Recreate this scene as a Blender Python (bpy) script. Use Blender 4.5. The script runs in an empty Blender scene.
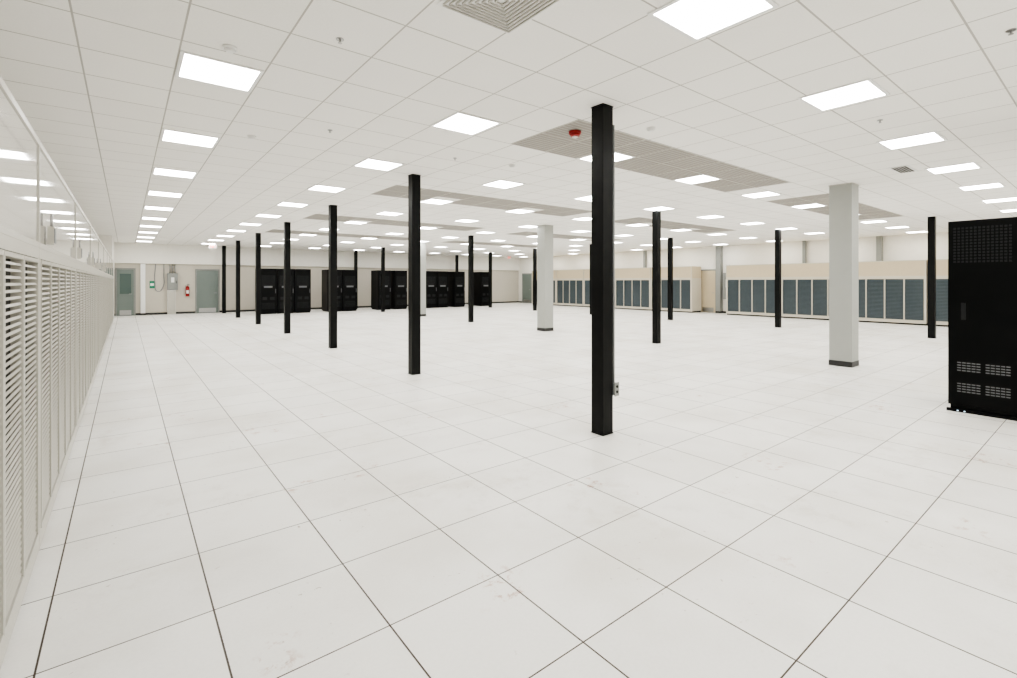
import bpy, bmesh, math, random
from mathutils import Vector, Matrix
random.seed(3)
CH = 3.35   # ceiling height
scene = bpy.context.scene
scene.view_settings.view_transform = 'AgX'
scene.view_settings.look = 'AgX - Medium High Contrast'
scene.view_settings.exposure = 1.97

# ------------------------------------------------------------ materials
def new_mat(name):
    m = bpy.data.materials.new(name); m.use_nodes = True
    nt = m.node_tree
    return m, nt, nt.nodes, nt.links, nt.nodes['Principled BSDF']

def simple(name, col, rough=0.5, metal=0.0, noise=0.04, scale=8.0, spec=0.5, coat=0.0, bump=0.0):
    m, nt, N, L, b = new_mat(name)
    tc = N.new('ShaderNodeTexCoord'); ns = N.new('ShaderNodeTexNoise')
    ns.inputs['Scale'].default_value = scale; ns.inputs['Detail'].default_value = 4
    L.new(tc.outputs['Object'], ns.inputs['Vector'])
    mr = N.new('ShaderNodeMapRange')
    mr.inputs['To Min'].default_value = 1 - noise; mr.inputs['To Max'].default_value = 1 + noise
    L.new(ns.outputs['Fac'], mr.inputs['Value'])
    mx = N.new('ShaderNodeVectorMath'); mx.operation = 'SCALE'
    mx.inputs[0].default_value = col
    L.new(mr.outputs[0], mx.inputs['Scale'])
    L.new(mx.outputs[0], b.inputs['Base Color'])
    b.inputs['Roughness'].default_value = rough; b.inputs['Metallic'].default_value = metal
    b.inputs['Specular IOR Level'].default_value = spec
    b.inputs['Coat Weight'].default_value = coat
    b.inputs['Coat Roughness'].default_value = 0.04
    if bump:
        bp = N.new('ShaderNodeBump'); bp.inputs['Strength'].default_value = bump
        L.new(ns.outputs['Fac'], bp.inputs['Height']); L.new(bp.outputs[0], b.inputs['Normal'])
    return m

def emis(name, col, s):
    m, nt, N, L, b = new_mat(name)
    b.inputs['Base Color'].default_value = (*col, 1)
    b.inputs['Emission Color'].default_value = (*col, 1)
    b.inputs['Emission Strength'].default_value = s
    return m

def grid_mat(name, base, linecol, size, ox, oy, lwx, lwy, rough, tilevar, mottling, stains=False, spec=0.5, linebump=0.3, speck=False):
    m, nt, N, L, b = new_mat(name)
    geo = N.new('ShaderNodeNewGeometry'); sep = N.new('ShaderNodeSeparateXYZ')
    L.new(geo.outputs['Position'], sep.inputs[0])
    def math_(op, a, c=None, d=None):
        n = N.new('ShaderNodeMath'); n.operation = op
        for i, v in enumerate((a, c, d)):
            if v is None: continue
            if isinstance(v, (int, float)): n.inputs[i].default_value = v
            else: L.new(v, n.inputs[i])
        return n.outputs[0]
    masks = []; ids = []
    for out, o, lw in ((sep.outputs['X'], ox, lwx), (sep.outputs['Y'], oy, lwy)):
        t = math_('DIVIDE', math_('SUBTRACT', out, o), size)
        fl = math_('FLOOR', t); fr = math_('SUBTRACT', t, fl)
        dist = math_('MULTIPLY', math_('MINIMUM', fr, math_('SUBTRACT', 1.0, fr)), size)
        masks.append(math_('LESS_THAN', dist, lw / 2)); ids.append(fl)
    mask = math_('MAXIMUM', masks[0], masks[1])
    cmb = N.new('ShaderNodeCombineXYZ'); L.new(ids[0], cmb.inputs[0]); L.new(ids[1], cmb.inputs[1])
    wn = N.new('ShaderNodeTexWhiteNoise'); L.new(cmb.outputs[0], wn.inputs['Vector'])
    ns = N.new('ShaderNodeTexNoise'); ns.inputs['Scale'].default_value = 2.2; ns.inputs['Detail'].default_value = 6
    L.new(geo.outputs['Position'], ns.inputs['Vector'])
    f1 = math_('MULTIPLY_ADD', wn.outputs['Value'], tilevar, 1 - tilevar / 2)
    f2 = math_('MULTIPLY_ADD', ns.outputs['Fac'], mottling, 1 - mottling / 2)
    f = math_('MULTIPLY', f1, f2)
    if speck:
        n3 = N.new('ShaderNodeTexNoise'); n3.inputs['Scale'].default_value = 60; n3.inputs['Detail'].default_value = 2
        L.new(geo.outputs['Position'], n3.inputs['Vector'])
        f = math_('MULTIPLY', f, math_('MULTIPLY_ADD', n3.outputs['Fac'], 0.10, 0.95))
    sc = N.new('ShaderNodeVectorMath'); sc.operation = 'SCALE'; sc.inputs[0].default_value = base
    L.new(f, sc.inputs['Scale'])
    col = sc.outputs[0]
    if stains:
        def layer(col, scale, rgh, lo, hi, amt, c, low=None, ll=0.5, lh=0.6, off=0.0):
            vm = N.new('ShaderNodeVectorMath'); vm.operation = 'ADD'; vm.inputs[1].default_value = (off, off*0.7, 0)
            L.new(geo.outputs['Position'], vm.inputs[0])
            n2 = N.new('ShaderNodeTexNoise'); n2.inputs['Scale'].default_value = scale; n2.inputs['Detail'].default_value = 9
            n2.inputs['Roughness'].default_value = rgh
            L.new(vm.outputs[0], n2.inputs['Vector'])
            cr = N.new('ShaderNodeMapRange'); cr.inputs['From Min'].default_value = lo; cr.inputs['From Max'].default_value = hi
            cr.inputs['To Max'].default_value = amt
            L.new(n2.outputs['Fac'], cr.inputs['Value'])
            fac = cr.outputs[0]
            if low:
                n4 = N.new('ShaderNodeTexNoise'); n4.inputs['Scale'].default_value = low; n4.inputs['Detail'].default_value = 2
                L.new(vm.outputs[0], n4.inputs['Vector'])
                c4 = N.new('ShaderNodeMapRange'); c4.inputs['From Min'].default_value = ll; c4.inputs['From Max'].default_value = lh
                L.new(n4.outputs['Fac'], c4.inputs['Value'])
                fac = math_('MULTIPLY', fac, c4.outputs[0])
            mx = N.new('ShaderNodeMix'); mx.data_type = 'RGBA'
            L.new(fac, mx.inputs['Factor']); L.new(col, mx.inputs['A'])
            mx.inputs['B'].default_value = (*c, 1)
            return mx.outputs['Result']
        col = layer(col, 0.9, 0.5, 0.45, 0.70, 0.6, (0.68, 0.645, 0.58))
        col = layer(col, 4.0, 0.75, 0.50, 0.64, 0.35, (0.52, 0.47, 0.40), 0.7, 0.5, 0.62, off=11.0)
        col = layer(col, 12.0, 0.7, 0.53, 0.62, 0.70, (0.42, 0.22, 0.14), 1.6, 0.64, 0.70, off=3.0)
        col = layer(col, 24, 0.6, 0.645, 0.68, 0.8, (0.25, 0.18, 0.12), 1.9, 0.52, 0.68, off=7.0)
    mx = N.new('ShaderNodeMix'); mx.data_type = 'RGBA'
    L.new(mask, mx.inputs['Factor']); L.new(col, mx.inputs['A']); mx.inputs['B'].default_value = (*linecol, 1)
    L.new(mx.outputs['Result'], b.inputs['Base Color'])
    b.inputs['Roughness'].default_value = rough; b.inputs['Specular IOR Level'].default_value = spec
    bp = N.new('ShaderNodeBump'); bp.inputs['Strength'].default_value = linebump; bp.inputs['Distance'].default_value = 0.003
    L.new(math_('SUBTRACT', 1.0, mask), bp.inputs['Height']); L.new(bp.outputs[0], b.inputs['Normal'])
    return m

T = 0.61
M = {}
M['floor'] = grid_mat('raised_floor_tile', (0.89, 0.878, 0.845), (0.045, 0.030, 0.020), T, 0.326, 0.835, 0.0080, 0.0066, 0.42, 0.06, 0.10, stains=True, spec=0.35, speck=True)
M['ceil'] = grid_mat('acoustic_tile', (0.93, 0.915, 0.875), (0.47, 0.45, 0.415), 0.61, 0.935-0.61, 4.35, 0.013, 0.013, 0.85, 0.03, 0.04, spec=0.1, linebump=0.15, speck=True)
M['wall'] = simple('painted_wall_white', (0.86, 0.84, 0.78), 0.7)
M['wall_beige'] = simple('painted_wall_beige', (0.58, 0.545, 0.47), 0.7)
M['base'] = simple('rubber_baseboard', (0.02, 0.02, 0.02), 0.5)
M['black'] = simple('black_painted_steel', (0.0040, 0.0045, 0.0045), 0.42, noise=0.15, spec=0.15)
M['blackrack'] = simple('black_rack_steel', (0.0028, 0.0032, 0.0035), 0.35, noise=0.1, spec=0.10)
M['rackvent'] = simple('rack_vent_black', (0.012, 0.013, 0.014), 0.45, spec=0.2)
M['rackgrey'] = simple('rack_vent_grey', (0.10, 0.105, 0.11), 0.5)
M['colwhite'] = simple('painted_column', (0.38, 0.39, 0.365), 0.55)
M['cream'] = simple('cream_enamel', (0.50, 0.485, 0.43), 0.35)
M['creamslat'] = simple('grey_cream_louver', (0.40, 0.385, 0.335), 0.35)
M['creamR'] = simple('cream_enamel_light', (0.60, 0.56, 0.47), 0.35)
M['hood'] = simple('hood_beige_panel', (0.60, 0.51, 0.355), 0.5)
M['hoodgloss'] = simple('hood_gloss_panel', (0.50, 0.48, 0.44), 0.05, spec=0.9, coat=1.0)
M['filter'] = simple('blue_filter', (0.044, 0.064, 0.076), 0.5, noise=0.15)
M['filterslat'] = simple('blue_slat', (0.072, 0.096, 0.110), 0.4, noise=0.15)
M['dark'] = simple('dark_cavity', (0.014, 0.012, 0.009), 0.7)
M['greydoor'] = simple('grey_door_paint', (0.16, 0.195, 0.18), 0.45)
M['frame'] = simple('door_frame_paint', (0.25, 0.26, 0.245), 0.45)
M['greybox'] = simple('grey_enclosure', (0.24, 0.25, 0.255), 0.45)
M['metal'] = simple('brushed_metal', (0.4, 0.4, 0.4), 0.3, metal=1.0)
M['red'] = simple('red_paint', (0.30, 0.006, 0.006), 0.35)
M['green'] = simple('green_sign', (0.01, 0.20, 0.11), 0.5)
M['white'] = simple('white_plastic', (0.85, 0.85, 0.83), 0.4)
M['perf'] = simple('perforated_tile', (0.27, 0.25, 0.22), 0.6, noise=0.1, scale=40)
M['tbar'] = simple('t_bar_white', (0.50, 0.48, 0.44), 0.5)
M['glass'] = simple('door_glass', (0.08, 0.12, 0.11), 0.1)
M['panel'] = emis('light_diffuser', (1.0, 0.99, 0.96), 6.5)
M['exit'] = emis('exit_red', (1.0, 0.05, 0.03), 0.6)
M['led'] = emis('led_blue', (0.6, 0.8, 1.0), 0.6)

# ------------------------------------------------------------ mesh builder
class MB:
    def __init__(s, mats):
        s.bm = bmesh.new(); s.mats = mats
    def idx(s, m): 
        if m not in s.mats: s.mats.append(m)
        return s.mats.index(m)
    def box(s, x0, x1, y0, y1, z0, z1, m, rot=None):
        vs = [s.bm.verts.new((x, y, z)) for x in (x0, x1) for y in (y0, y1) for z in (z0, z1)]
        if rot is not None:
            c = Vector(((x0+x1)/2, (y0+y1)/2, (z0+z1)/2))
            for v in vs: v.co = c + rot @ (v.co - c)
        k = s.idx(m)
        for f in ((0,1,3,2),(4,6,7,5),(0,4,5,1),(2,3,7,6),(0,2,6,4),(1,5,7,3)):
            fc = s.bm.faces.new([vs[i] for i in f]); fc.material_index = k
    def cyl(s, p, r, h, m, axis='Z', r2=None, seg=20):
        k = s.idx(m)
        mat = Matrix.Translation(p)
        if axis == 'X': mat = mat @ Matrix.Rotation(math.pi/2, 4, 'Y')
        if axis == 'Y': mat = mat @ Matrix.Rotation(math.pi/2, 4, 'X')
        ret = bmesh.ops.create_cone(s.bm, cap_ends=True, segments=seg, radius1=r, radius2=r if r2 is None else r2, depth=h, matrix=mat)
        fs = set(f for v in ret['verts'] for f in v.link_faces)
        for f in fs:
            f.material_index = k
            if len(f.verts) == 4: f.smooth = True
    def mesh(s, name, recalc=True):
        if recalc: bmesh.ops.recalc_face_normals(s.bm, faces=s.bm.faces[:])
        me = bpy.data.meshes.new(name); s.bm.to_mesh(me); s.bm.free()
        for m in s.mats: me.materials.append(M[m])
        return me
def put(name, me, loc=(0,0,0), rz=0, parent=None, bevel=0):
    o = bpy.data.objects.new(name, me); scene.collection.objects.link(o)
    o.location = loc; o.rotation_euler = (0, 0, rz)
    if parent: o.parent = parent
    if bevel:
        b = o.modifiers.new('Bevel', 'BEVEL'); b.width = bevel; b.segments = 2; b.limit_method = 'ANGLE'
    return o
def solid(name, x0, x1, y0, y1, z0, z1, m):
    b = MB([]); b.box(x0, x1, y0, y1, z0, z1, m)
    return put(name, b.mesh(name))

# ------------------------------------------------------------ room shell
XL, XR, YF, YB = -1.45, 23.4, -7.0, 28.5
solid('floor', XL-0.2, XR+0.2, YF-0.2, YB+0.2, -0.15, 0.0, 'floor')
solid('ceiling', XL-0.2, XR+0.2, YF-0.2, YB+0.2, CH, CH+0.15, 'ceil')
solid('wall_left', XL-0.2, XL, YF-0.2, YB+0.2, 0, CH, 'wall')
solid('wall_right', XR, XR+0.2, YF-0.2, YB+0.2, 0, CH, 'wall')
solid('wall_back', XL, XR, YB, YB+0.2, 0, CH, 'wall_beige')
solid('wall_front', XL, XR, YF-0.2, YF, 0, CH, 'wall')
solid('wall_return', XL, -0.42, 24.3, YB, 0, CH, 'wall')
solid('trim_soffit', -0.42, XR, YB-0.14, YB, 2.42, CH, 'wall')
solid('baseboard_back', -0.42, XR, YB-0.015, YB, 0, 0.1, 'base')
solid('baseboard_right', XR-0.015, XR, YF, YB-0.02, 0, 0.1, 'base')

# ------------------------------------------------------------ columns
def steel_col():
    b = MB([]); s = 0.078
    b.box(-s, s, -s, s, 0.012, CH-0.012, 'black')
    b.box(-s-0.006, s+0.006, -s-0.006, s+0.006, 0.0, 0.012, 'black')
    b.box(-s-0.006, s+0.006, -s-0.006, s+0.006, CH-0.012, CH, 'black')
    return b.mesh('steel_column')
def conc_col():
    b = MB([]); s = 0.182
    b.box(-s, s, -s, s, 0.0, CH, 'colwhite')
    b.box(-s-0.006, s+0.006, -s-0.006, s+0.006, 0.0, 0.10, 'base')
    b.box(-s-0.010, s+0.010, -s-0.010, s+0.010, CH-0.015, CH, 'tbar')
    return b.mesh('painted_column')
sc_, cc_ = steel_col(), conc_col()
ys = [3.33, 7.42, 11.53, 15.65, 19.75, 23.85, 27.7]
for y in ys: put('steel_column', sc_, (3.845 if y < 5 else 3.82, y, 0), bevel=0.006)
for x, y, k in [(10.5,3.25,1),(10.55,7.35,0),(10.5,11.45,1),(10.5,15.7,0),(10.5,19.8,1),(10.5,23.9,0),(10.5,27.7,0),
                (17.5,3.32,0),(17.5,7.35,0),(17.45,11.5,0),(17.4,15.7,0),(17.4,19.8,0),(17.4,23.9,0),(17.4,27.7,0)]:
    put('painted_column' if k else 'steel_column', cc_ if k else sc_, (x, y, 0), bevel=0.006)
# outlet + conduit on the nearest column
b = MB([])
b.cyl((0, 0, 1.84), 0.010, 2.66, 'greybox')
b.box(-0.03, 0.03, -0.035, 0.035, 0.39, 0.51, 'greybox')
b.box(-0.034, 0.034, -0.042, -0.035, 0.38, 0.52, 'frame')
b.cyl((0, -0.046, 0.425), 0.013, 0.01, 'dark', axis='Y'); b.cyl((0, -0.046, 0.478), 0.013, 0.01, 'dark', axis='Y')
put('power_outlet_box', b.mesh('power_outlet_box'), (3.845+0.113, 3.33-0.058, 0))

# ------------------------------------------------------------ computer room air conditioners
UH, HH = 1.74, 2.34
def crac(name, ndoor, dw, slat, back, hood, pitch, sh, ang, fr='cream', hf=0.03):
    """front faces +X, front plane at x=0, extends to x=-0.9; width along +y"""
    W = ndoor*dw + 0.10
    b = MB([])
    D = 0.9
    b.box(-D, -0.06, 0.0, W, 0.08, UH, fr)
    b.box(-D+0.03, -0.05, 0.02, W-0.02, 0.0, 0.08, 'dark')
    b.box(-0.06, 0.0, 0.0, 0.05, 0.06, UH, fr); b.box(-0.06, 0.0, W-0.05, W, 0.06, UH, fr)
    b.box(-0.06, 0.0, 0.05, W-0.05, UH-0.06, UH, fr); b.box(-0.06, 0.0, 0.05, W-0.05, 0.06, 0.15, fr)
    for i in range(ndoor):
        y0 = 0.05+i*dw; y1 = y0+dw; z0, z1 = 0.155, UH-0.065
        b.box(-0.058, -0.040, y0, y1, z0, z1, back)
        e = 0.020
        b.box(-0.040, 0.004, y0+0.003, y0+e, z0, z1, fr); b.box(-0.040, 0.004, y1-e, y1-0.003, z0, z1, fr)
        b.box(-0.040, 0.004, y0+e, y1-e, z0, z0+e, fr); b.box(-0.040, 0.004, y0+e, y1-e, z1-e, z1, fr)
        n = int((z1-z0-2*e)/pitch)
        R = Matrix.Rotation(math.radians(ang), 3, 'Y')
        for k in range(n):
            z = z0+e+(k+0.5)*pitch
            b.box(-0.006-sh/2, -0.006+sh/2, y0+e, y1-e, z-0.001, z+0.001, slat, rot=R)
    body = b.mesh(name+'_body')
    h = MB([])
    h.box(-D+0.02, -0.004, 0.0, W, UH, HH, hood)
    for y in (0.0, W-hf): h.box(-0.004, 0.002, y, y+hf, UH, HH, fr)
    h.box(-0.004, 0.002, hf, W-hf, HH-0.03, HH, fr); h.box(-0.004, 0.002, hf, W-hf, UH, UH+0.03, fr)
    return body, h.mesh(name+'_hood'), W
def place_crac(parts, loc, rz):
    e = bpy.data.objects.new('computer_room_air_conditioner', None); scene.collection.objects.link(e)
    e.location = loc; e.rotation_euler = (0,0,rz)
    put('louvered_cabinet', parts[0], parent=e); put('plenum_hood', parts[1], parent=e)
L_ = crac('left', 5, 0.48, 'creamslat', 'dark', 'hoodgloss', 0.030, 0.0125, 66, hf=0.012)
y = -4.0 + 0.22
while y + L_[2] < 24.3:
    place_crac(L_, (-0.38, y, 0), 0); y += L_[2]+0.01
R_ = crac('right', 4, 0.58, 'filterslat', 'filter', 'hood', 0.05, 0.02, 60, fr='creamR')
y = 11.7
while y - R_[2] > YF:
    place_crac(R_, (22.3, y, 0), math.pi); y -= R_[2]+0.03
y = 25.7
for i in range(5):
    place_crac(R_, (22.3, y, 0), math.pi); y -= R_[2]+0.03

# disconnect boxes on the left hoods
b = MB([])
b.box(0, 0.03, -0.04, 0.04, 0, 0.11, 'cream'); b.box(0.03, 0.035, -0.034, 0.034, 0.01, 0.10, 'greybox'); b.cyl((0.016, 0, 0.15), 0.007, 0.08, 'metal')
db = b.mesh('disconnect_switch')
for yy in (4.1, 6.4, 8.9, 11.4, 13.9):
    put('disconnect_switch', db, (-0.377, yy, 1.78))

# ------------------------------------------------------------ racks
def rack(W=0.75, D=1.0, H=2.1):
    """front faces -Y, x from 0..W"""
    b = MB([])
    b.box(0.03, W-0.03, 0.03, D-0.03, 0, 0.07, 'blackrack')
    b.box(0, W, 0.02, D, 0.07, H, 'blackrack')
    b.box(0.012, W-0.012, 0.0, 0.02, 0.09, H-0.02, 'blackrack')
    for r in range(7):
        z = 0.25+r*0.045
        b.box(0.10, W-0.10, -0.004, 0.0, z, z+0.02, 'rackvent')
    for r in range(12):
        z = H-0.85+r*0.045
        b.box(0.10, W-0.10, -0.004, 0.0, z, z+0.02, 'rackvent')
    for s in range(2):
        b.box(0.14+s*(W/2-0.06), W/2-0.05+s*(W/2-0.06), -0.005, 0, 0.68, 0.82, 'rackvent')
    b.box(W-0.07, W-0.045, -0.03, 0, 1.0, 1.22, 'rackgrey')
    b.box(0.2, W-0.2, -0.006, 0, 1.27, 1.36, 'rackgrey')
    return b.mesh('server_rack')
rk = rack(0.78, 0.95, 2.2)
for x in [5.0, 5.8, 6.6, 8.2, 9.0, 10.95, 11.95, 13.9, 14.7, 15.9, 17.9]:
    put('server_rack', rk, (x, 25.6, 0), bevel=0.006)

# big cabinet, right edge of frame
b = MB([]); W, D, H = 1.20, 0.9, 2.28
b.box(0.02, D-0.02, 0.02, W-0.02, 0, 0.08, 'blackrack')
b.box(0.012, D, 0, W, 0.08, H, 'blackrack')
b.box(-0.02, 0.02, -0.01, W+0.01, 0.0, 0.035, 'blackrack')
for h in (0, 1):
    y0 = h*W/2+0.008; y1 = (h+1)*W/2-0.008
    b.box(-0.006, 0.012, y0, y1, 0.10, H-0.02, 'blackrack')
    for (za, zb) in ((0.24, 0.36), (0.49, 0.61)):
        for c in (0, 1):
            ca = y0+0.06+c*0.245
            for i in range(5):
                for j in range(4):
                    b.box(-0.009, -0.006, ca+i*0.042, ca+i*0.042+0.034, za+j*0.031, za+j*0.031+0.014, 'rackgrey')
    for i in range(14):
        for j in range(12):
            b.box(-0.0085, -0.006, y0+0.05+i*0.036, y0+0.05+i*0.036+0.022, 1.78+j*0.036, 1.78+j*0.036+0.022, 'rackvent')
b.box(-0.012, -0.006, W-0.16, W-0.12, 1.1, 1.3, 'rackvent')
b.box(-0.022, -0.02, W-0.10, W-0.085, 0.012, 0.022, 'led')
b.box(-0.022, -0.02, W-0.16, W-0.145, 0.012, 0.022, 'led')
put('power_distribution_cabinet', b.mesh('power_distribution_cabinet'), (7.82, 1.335-W, 0), bevel=0.002)

# ------------------------------------------------------------ doors & back wall details
def door(name, loc, rz, W=0.95, H=2.13, glass=False, paint='greydoor'):
    b = MB([])
    b.box(-0.06, 0, -0.05, 0, 0, H+0.06, 'frame'); b.box(W, W+0.06, -0.05, 0, 0, H+0.06, 'frame'); b.box(0, W, -0.05, 0, H, H+0.06, 'frame')
    b.box(0.005, W-0.005, -0.03, 0, 0.01, H-0.005, paint)
    if glass: b.box(0.1, W-0.1, -0.034, -0.03, 1.0, H-0.2, 'glass')
    b.cyl((W-0.08, -0.06, 1.0), 0.012, 0.06, 'metal', axis='Y'); b.box(W-0.18, W-0.07, -0.095, -0.08, 0.99, 1.01, 'metal')
    b.box(0.1, W-0.1, -0.033, -0.03, 0.03, 0.25, 'metal')
    for z in (0.25, 1.05, 1.9): b.box(-0.008, 0.008, -0.04, -0.03, z, z+0.1, 'metal')
    put(name, b.mesh(name), loc, rz)
door('door_1', (2.75, YB-0.016, 0), 0, 0.92)
door('door_2', (-0.33, YB-0.016, 0), 0, 0.62, glass=True)
door('door_3', (XR-0.016, 27.95, 0), -math.pi/2, 0.95)
door('door_4', (XR-0.016, 13.6, 0), -math.pi/2, 0.8, paint='hood')

b = MB([]) # sign
b.box(0, 0.2, -0.01, 0, 0, 0.35, 'green'); b.box(0.03, 0.17, -0.013, -0.01, 0.12, 0.24, 'white')
put('safety_sign', b.mesh('safety_sign'), (0.87, YB, 1.25))
def epanel(loc, rz, W=0.4, H=0.7, cond=3):
    b = MB([])
    b.box(0, W, -0.18, 0, 0, H, 'greybox'); b.box(0.015, W-0.015, -0.19, -0.18, 0.015, H-0.015, 'frame')
    b.box(W*0.35, W*0.65, -0.195, -0.19, H*0.45, H*0.75, 'white'); b.box(W-0.07, W-0.05, -0.205, -0.19, H*0.4, H*0.55, 'dark')
    for i in range(cond):
        x = W*(i+1)/(cond+1); top = 2.40-loc[2]
        b.cyl((x, -0.09, (H+top)/2), 0.02, top-H, 'metal')
        b.box(x-0.035, x+0.035, -0.115, 0, H+0.3, H+0.33, 'metal')
    put('electrical_panel', b.mesh('electrical_panel'), loc, rz)
epanel((1.55, YB-0.001, 1.17), 0, 0.42, 0.8)
epanel((XR-0.001, 12.33, 0.7), -math.pi/2, 0.4, 1.3, 2)
b = MB([])
b.box(-0.09, 0.09, -0.18, 0, 0, 2.4, 'white'); b.box(-0.1, 0.1, -0.19, 0, 0, 0.1, 'base')
put('wall_riser_duct', b.mesh('wall_riser_duct'), (0.62, YB-0.016, 0))
b = MB([])
b.box(-0.16, 0.16, -0.2, 0, 0, 1.15, 'white'); b.box(-0.15, 0.15, -0.21, -0.2, 0.02, 1.13, 'cream')
put('wall_cabinet', b.mesh('wall_cabinet'), (1.72, YB-0.016, 0.0))
cu = bpy.data.curves.new('flexible_conduit', 'CURVE'); cu.dimensions = '3D'; cu.bevel_depth = 0.018
sp = cu.splines.new('BEZIER'); pts = [(1.1,2.4),(1.08,1.5),(1.2,1.1),(1.38,1.3),(1.42,1.9),(1.42,2.4)]
sp.bezier_points.add(len(pts)-1)
for p, q in zip(sp.bezier_points, pts):
    p.co = (q[0], YB-0.05, q[1]); p.handle_left_type = p.handle_right_type = 'AUTO'
o = bpy.data.objects.new('flexible_conduit', cu); scene.collection.objects.link(o); cu.materials.append(M['greybox'])
b = MB([])
b.cyl((0,0,0.22), 0.08, 0.44, 'red'); b.cyl((0,0,0.475), 0.08, 0.07, 'red', r2=0.025); b.cyl((0,0,0.53), 0.02, 0.05, 'metal')
b.box(-0.015, 0.09, -0.012, 0.012, 0.55, 0.565, 'base'); b.box(-0.015, 0.1, -0.012, 0.012, 0.58, 0.592, 'base')
b.cyl((-0.07,-0.03,0.33), 0.01, 0.4, 'base'); b.box(-0.04, 0.04, 0.078, 0.098, 0.05, 0.4, 'metal'); b.box(-0.05,0.05,-0.083,-0.075,0.14,0.3,'white')
put('fire_extinguisher', b.mesh('fire_extinguisher'), (2.36, YB-0.1, 0.85))

def pil(loc, s, m):
    b = MB([]); b.box(-s, s, -s, s, 0, CH, m); b.box(-s-0.01, s+0.01, -s-0.01, s+0.01, 0, 0.1, 'base')
    return put('wall_pilaster', b.mesh('wall_pilaster'), loc)
pil((XR-0.12, 6.0, 0), 0.085, 'frame'); pil((XR-0.09, 8.7, 0), 0.06, 'frame'); pil((XR-0.12, 1.9, 0), 0.085, 'frame')
pil((XR-0.15, 12.55, 0), 0.12, 'frame')
pil((XR-0.1, 17.0, 0), 0.07, 'frame')

# ------------------------------------------------------------ ceiling lights
def lp():
    b = MB([]); s = 0.268
    vs = [b.bm.verts.new(c) for c in ((-s,-s,-0.004),(-s,s,-0.004),(s,s,-0.004),(s,-s,-0.004))]
    f_ = b.bm.faces.new(vs); f_.material_index = b.idx('panel')
    f = 0.028
    b.box(-s-f, -s, -s-f, s+f, -0.010, 0, 'white'); b.box(s, s+f, -s-f, s+f, -0.010, 0, 'white')
    b.box(-s, s, -s-f, -s, -0.010, 0, 'white'); b.box(-s, s, s, s+f, -0.010, 0, 'white')
    return b.mesh('ceiling_light_panel', recalc=False)
lpm = lp()
lx = [0.63+2.41*k for k in range(10)]
ly = [-5.6,-3.2,-0.8,1.69] + [4.65+2.44*k for k in range(10)]
for x in lx:
    for yy in ly:
        put('ceiling_light_panel', lpm, (x, yy + (0.18 if x < 1 and yy > 3 else 0), CH-0.0005))
def perf(x0, y0, nx, ny):
    b = MB([])
    for i in range(nx):
        for j in range(ny):
            X = x0+i*T; Y = y0+j*T
            skip = any(abs(X+T/2-a) < 0.32 and abs(Y+T/2-c) < 0.32 for a in lx for c in ly)
            if skip: continue
            b.box(X+0.015, X+T-0.015, Y+0.015, Y+T-0.015, -0.004, 0, 'perf')
            b.box(X, X+0.015, Y, Y+T, -0.006, 0, 'tbar'); b.box(X+0.015, X+T, Y, Y+0.015, -0.006, 0, 'tbar')
            for k in range(1, 9):
                yk = Y+0.015+k*(T-0.03)/9
                b.box(X+0.03, X+T-0.03, yk-0.003, yk+0.003, -0.006, -0.004, 'tbar')
    put('perforated_return_grille', b.mesh('perforated_return_grille'), (0, 0, CH-0.0003))
for (x0, nx) in ((3.93, 9), (11.2, 9)):
    for y0 in (3.74, 8.35, 13.2, 18.0):
        perf(x0, y0, nx, 2)

def cpos(px, py):
    d = 486*(CH-1.55)/(282-py); r = (px-508.5)/486*d; a = math.radians(38.2)
    return (d*math.sin(a)+r*math.cos(a), d*math.cos(a)-r*math.sin(a), CH-0.0005)
b = MB([])
b.box(-0.3, 0.3, -0.3, 0.3, -0.006, 0, 'white')
for k in range(9):
    r = 0.27-k*0.03
    if r > 0.02:
        for a in (-1, 1):
            b.box(-r, r, a*r-0.004, a*r+0.004, -0.018, -0.006, 'tbar'); b.box(a*r-0.004, a*r+0.004, -r, r, -0.018, -0.006, 'tbar')
put('ceiling_air_diffuser', b.mesh('ceiling_air_diffuser'), (1.88, 2.46, CH))
b = MB([])
b.box(-0.3, 0.3, -0.12, 0.12, -0.01, 0, 'white')
for k in range(5): b.box(-0.27, 0.27, -0.09+k*0.038, -0.065+k*0.038, -0.014, -0.01, 'dark')
put('ceiling_vent', b.mesh('ceiling_vent'), cpos(903, 169))
b = MB([]); b.cyl((0,0,-0.01), 0.05, 0.02, 'white'); b.cyl((0,0,-0.03), 0.025, 0.02, 'white', r2=0.042)
sm = b.mesh('smoke_detector')
b = MB([]); b.cyl((0,0,-0.003), 0.028, 0.006, 'metal'); b.cyl((0,0,-0.016), 0.008, 0.022, 'metal'); b.cyl((0,0,-0.03), 0.015, 0.003, 'metal'); b.cyl((0,0,-0.024),0.005,0.012,'red')
spk = b.mesh('fire_sprinkler')
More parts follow.
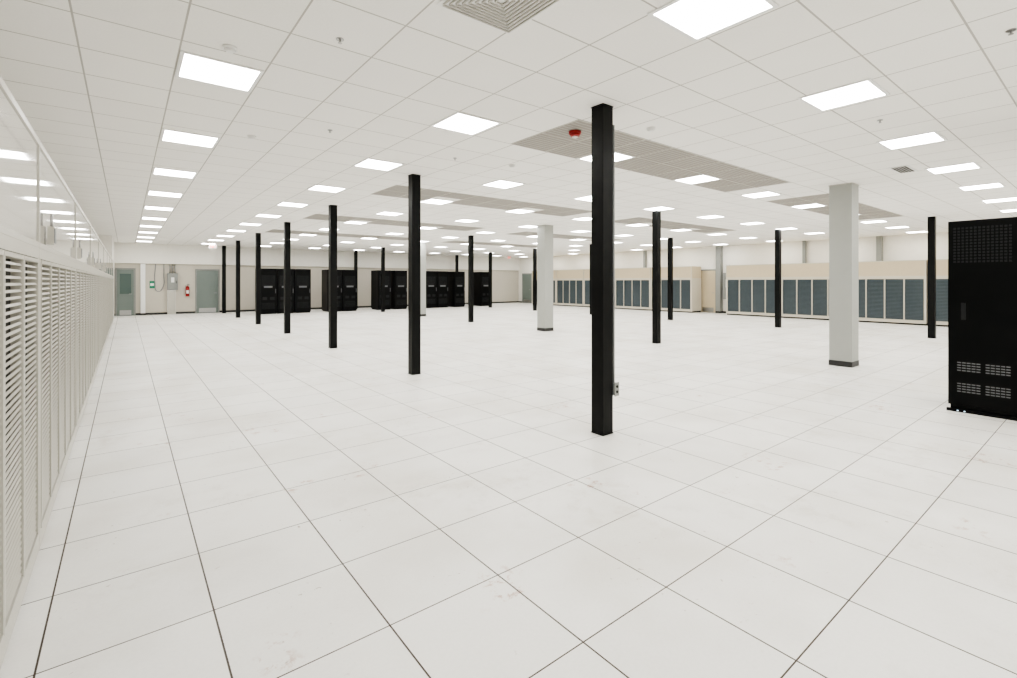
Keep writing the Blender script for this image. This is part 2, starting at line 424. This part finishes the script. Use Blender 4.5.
for p in [(230,47),(651,128),(252,136),(512,165)]: put('smoke_detector', sm, cpos(*p))
for p in [(340,39),(1011,30),(455,158),(330,130),(880,120)]: put('fire_sprinkler', spk, cpos(*p))
b = MB([]); b.cyl((0,0,-0.015), 0.075, 0.03, 'red'); b.cyl((0,0,-0.045), 0.05, 0.03, 'red', r2=0.07); b.box(-0.03,0.03,-0.02,0.02,-0.072,-0.06,'white')
q = cpos(575,131)
put('fire_alarm_strobe', b.mesh('fire_alarm_strobe'), (q[0], q[1], CH-0.0065))
b = MB([]); b.box(-0.16, 0.16, -0.02, 0.02, -0.24, -0.04, 'white'); b.cyl((0,0,-0.02), 0.015, 0.04, 'white')
x = -0.12
for ch in ('E','X','I','T'):
    if ch == 'E':
        b.box(x,x+.01,-.024,-.02,-.2,-.08,'exit'); [b.box(x+.01,x+.045,-.024,-.02,z,z+.012,'exit') for z in (-.2,-.146,-.092)]
    if ch == 'X':
        for s in (1,-1): b.box(x+.02,x+.032,-.024,-.02,-.2,-.08,'exit',rot=Matrix.Rotation(s*0.35,3,'Y'))
    if ch == 'I': b.box(x+.02,x+.032,-.024,-.02,-.2,-.08,'exit')
    if ch == 'T': b.box(x,x+.05,-.024,-.02,-.092,-.08,'exit'); b.box(x+.02,x+.032,-.024,-.02,-.2,-.092,'exit')
    x += 0.063
ex = b.mesh('exit_sign')
put('exit_sign', ex, (3.2, 26.5, CH)); put('exit_sign', ex, (20.5, 26.0, CH)); 

# ------------------------------------------------------------ world & camera
w = bpy.data.worlds.new('World'); scene.world = w; w.use_nodes = True
w.node_tree.nodes['Background'].inputs[0].default_value = (0.9, 0.9, 0.88, 1)
w.node_tree.nodes['Background'].inputs[1].default_value = 0.3
cam = bpy.data.cameras.new('camera'); co = bpy.data.objects.new('camera', cam); scene.collection.objects.link(co)
cam.sensor_width = 36; cam.lens = 486/1017*36; cam.shift_y = -57/1017; cam.clip_start = 0.05; cam.clip_end = 200
co.location = (0, 0, 1.55); co.rotation_euler = (math.pi/2, 0, -math.radians(38.2))
scene.camera = co
